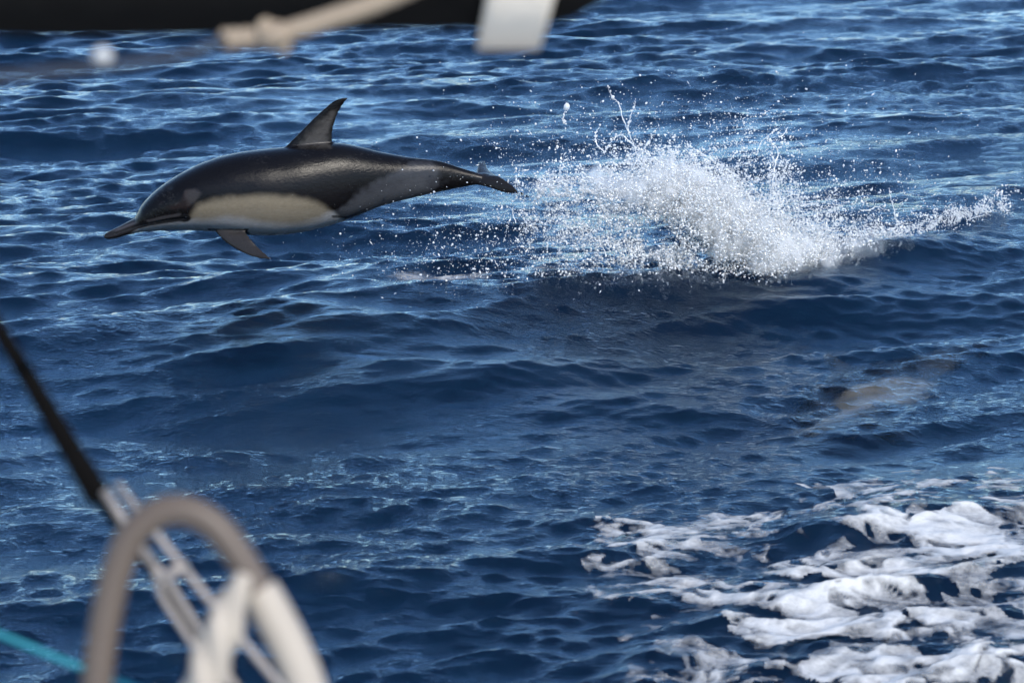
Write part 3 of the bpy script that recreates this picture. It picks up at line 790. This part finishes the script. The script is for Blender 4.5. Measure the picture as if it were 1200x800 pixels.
mast = build('mast', (V, F), m_alu, origin=(mast_x, by, DECK + 0.001)); tag(mast, 'grey alloy mast standing on the deck', 'mast')
tag(boom, 'black covered boom with rounded end overhead', 'boom')
# webbing strap round the boom
sx = at(605, 20, BD).x
V, F = [], []
ns, nwid = 56, 6
for j in range(nwid + 1):
    w_ = (j / nwid - .5)
    for k in range(ns):
        a_ = 2 * math.pi * k / ns; r_ = 0.1005 + 0.0015 * math.sin(3 * a_)
        V.append(Vector((sx + w_ * 0.066 + 0.022 * (math.cos(a_) + 1) - 0.008 + 0.006 * w_ * math.cos(a_), by + math.sin(a_) * r_, bc - 0.004 + math.cos(a_) * r_ * (1 if math.cos(a_) > 0 else 1.06))))
for j in range(nwid):
    for k in range(ns):
        k2 = (k + 1) % ns; F.append((j * ns + k, j * ns + k2, (j + 1) * ns + k2, (j + 1) * ns + k))
strap = build('strap', (V, F), m_web, origin=(sx, by, bc - 0.1))
so = strap.modifiers.new('t', 'SOLIDIFY'); so.thickness = 0.004; so.offset = 1
tag(strap, 'wide white webbing strap looped round the black boom', 'strap')
# beige rope with knot, its whipped tail and cord
RD = BD - 0.115
rp = [at(x, y, RD) for x, y in [(560, -48), (500, -22), (445, 2), (390, 21), (345, 35), (322, 41), (295, 44), (270, 46), (256, 49)]]
rope = empty('rope', at(322, 41, RD))
path = catmull(rp, 8)
build('line', tube(path, [0.0098] * (len(path) - 10) + [0.0105] * 6 + [0.009, 0.008, 0.006, 0.004], 18, 3, 0.18, 220), m_rope, rope)
kn = [at(322, 41, RD) + Vector((0.008 * math.cos(t_ * 2 * math.pi * 1.6), -0.006 + 0.008 * math.sin(t_ * 2 * math.pi * 1.6), -0.008 + 0.016 * t_)) for t_ in np.linspace(0, 1, 26)]
build('knot', tube(kn, 0.009, 14, 3, 0.18, 220), m_rope, rope)
tag(rope, 'beige knotted rope slung beneath the black boom', 'rope')
cord = empty('cord', at(120, 65, RD - 0.3))
cp = catmull([at(x, y, dd) for x, y, dd in [(262, 47, RD - 0.012), (225, 62, RD - 0.1), (170, 72, RD - 0.22), (120, 78, RD - 0.3), (60, 84, RD - 0.4), (-20, 90, RD - 0.5), (-160, 80, RD - 0.6)]], 8)
build('line', tube(cp, 0.0042, 10), m_cord, cord)
bm = bmesh.new(); bmesh.ops.create_uvsphere(bm, u_segments=20, v_segments=14, radius=0.0085)
for v_ in bm.verts: v_.co.z *= 0.85
e = bpy.data.meshes.new('bead'); bm.to_mesh(e); bm.free(); e.polygons.foreach_set('use_smooth', np.ones(len(e.polygons), bool))
bo = link('bead', e, m_ball, cord); bo.location = at(120, 66, RD - 0.3) - cord.location
tag(cord, 'thin dark cord with a white bead under the boom', 'cord')

# hoop of grey hose with a cream sleeve
HD = 2.35
hc = [(113, 815), (117, 770), (125, 720), (136, 672), (153, 630), (178, 605), (205, 597), (232, 603), (256, 620), (276, 645), (292, 671), (306, 696)]
hp = catmull([at(x, y, HD) for x, y in hc], 8)
hb0 = hp[0].copy(); leg0 = [Vector((hb0.x - 0.01, hb0.y, DECK)), Vector((hb0.x - 0.008, hb0.y, (DECK + hb0.z) / 2))]
hoop = empty('rail_hoop', leg0[0])
build('hose', tube(leg0 + hp, 0.0138, 24), m_hose, hoop)
sp_ = catmull([at(x, y, HD) for x, y in [(303, 691), (318, 716), (336, 750), (352, 785), (364, 820)]], 8)
foot = Vector((sp_[-1].x + 0.12, sp_[-1].y, DECK))
path = sp_ + [sp_[-1].lerp(foot, 0.5), foot]
build('sleeve', tube(path, [0.0165] + [0.0172] * (len(path) - 1), 24), m_slv, hoop)
tag(hoop, 'curved grey hose hoop with cream sleeve on the deck edge', 'rail')
# twisted white cloth line hanging by the sleeve
tw = catmull([at(x, y, HD - 0.03) for x, y in [(286, 672), (276, 700), (264, 730), (252, 762), (240, 800), (228, 840)]], 8)
tw += [Vector((tw[-1].x - 0.06, tw[-1].y, DECK + 0.012))]
rd = [0.008 + 0.011 * min(1, i / 18) for i in range(len(tw))]
twist = build('white_line', tube(tw, rd, 28, 3, 0.38, 48), m_slv, origin=tw[-1]); tag(twist, 'thick twisted white line hanging beside the cream sleeve', 'line')

# backstay: black sleeved wire, twin steel rods and a rigging screw
SD = 2.75
stay = empty('backstay', (at(345, 830, SD).x + 0.12, at(345, 830, SD).y, DECK))
def S(x, y, dd=0.0): return at(x, y, SD + dd)
w1 = catmull([S(-330, -100), S(-170, 130), S(-60, 295), S(0, 388), S(45, 462), S(85, 530), S(118, 585)], 14)
rr_ = [0.0066 + 0.0085 * (i / len(w1)) ** 2 for i in range(len(w1))]
build('wire_sleeve', tube(w1, rr_, 20, 4, 0.30, 130), m_blk, stay)
build('wire', tube([S(112, 575, .01), S(180, 665, .012), S(252, 770, .012), S(330, 880, .012)], 0.0085, 16), m_blk, stay)
build('rod', tube([S(137, 566, -.01), S(175, 615, -.012), S(235, 690, -.012), S(330, 805, -.012), S(400, 890, -.012)], 0.0042, 14), m_steel, stay)
build('rod', tube([S(122, 574, -.02), S(146, 612, -.02), S(180, 662, -.02)], 0.0048, 14), m_steel, stay)
for ox in (-9, 9):
    build('fork_arm', tube(catmull([S(181, 662, -.02), S(190 + ox * .6, 678, -.02), S(200 + ox, 700, -.02), S(226 + ox, 740, -.02), S(258 + ox, 790, -.02), S(300 + ox, 855, -.02)], 6), 0.0036, 12), m_steel, stay)
build('pin', tube([S(205, 668, -.02) + Vector((-0.02, 0, -0.012)), S(205, 668, -.02) + Vector((0.012, 0, 0.006))], 0.006, 12), m_steel, stay)
low = S(330, 880)
build('chainplate', tube([low.lerp(Vector(stay.location), t_) + Vector((0, 0, 0.0)) for t_ in (0, .5, 1)], 0.012, 16), m_steel, stay)
tag(stay, 'black sleeved stay with steel rigging screw slanting to the deck', 'rigging')

# teal line
tl_p = catmull([at(x, y, 2.9) for x, y in [(-260, 650), (-90, 712), (0, 743), (75, 774), (150, 802), (230, 838)]], 10)
tl_p += [Vector((tl_p[-1].x + 0.15, 2.5, DECK + 0.008))]
tealo = build('teal_rope', tube(tl_p, 0.0038, 16, 3, 0.16, 300), m_teal, origin=tl_p[-1]); tag(tealo, 'thin teal rope running down to the deck', 'rope')
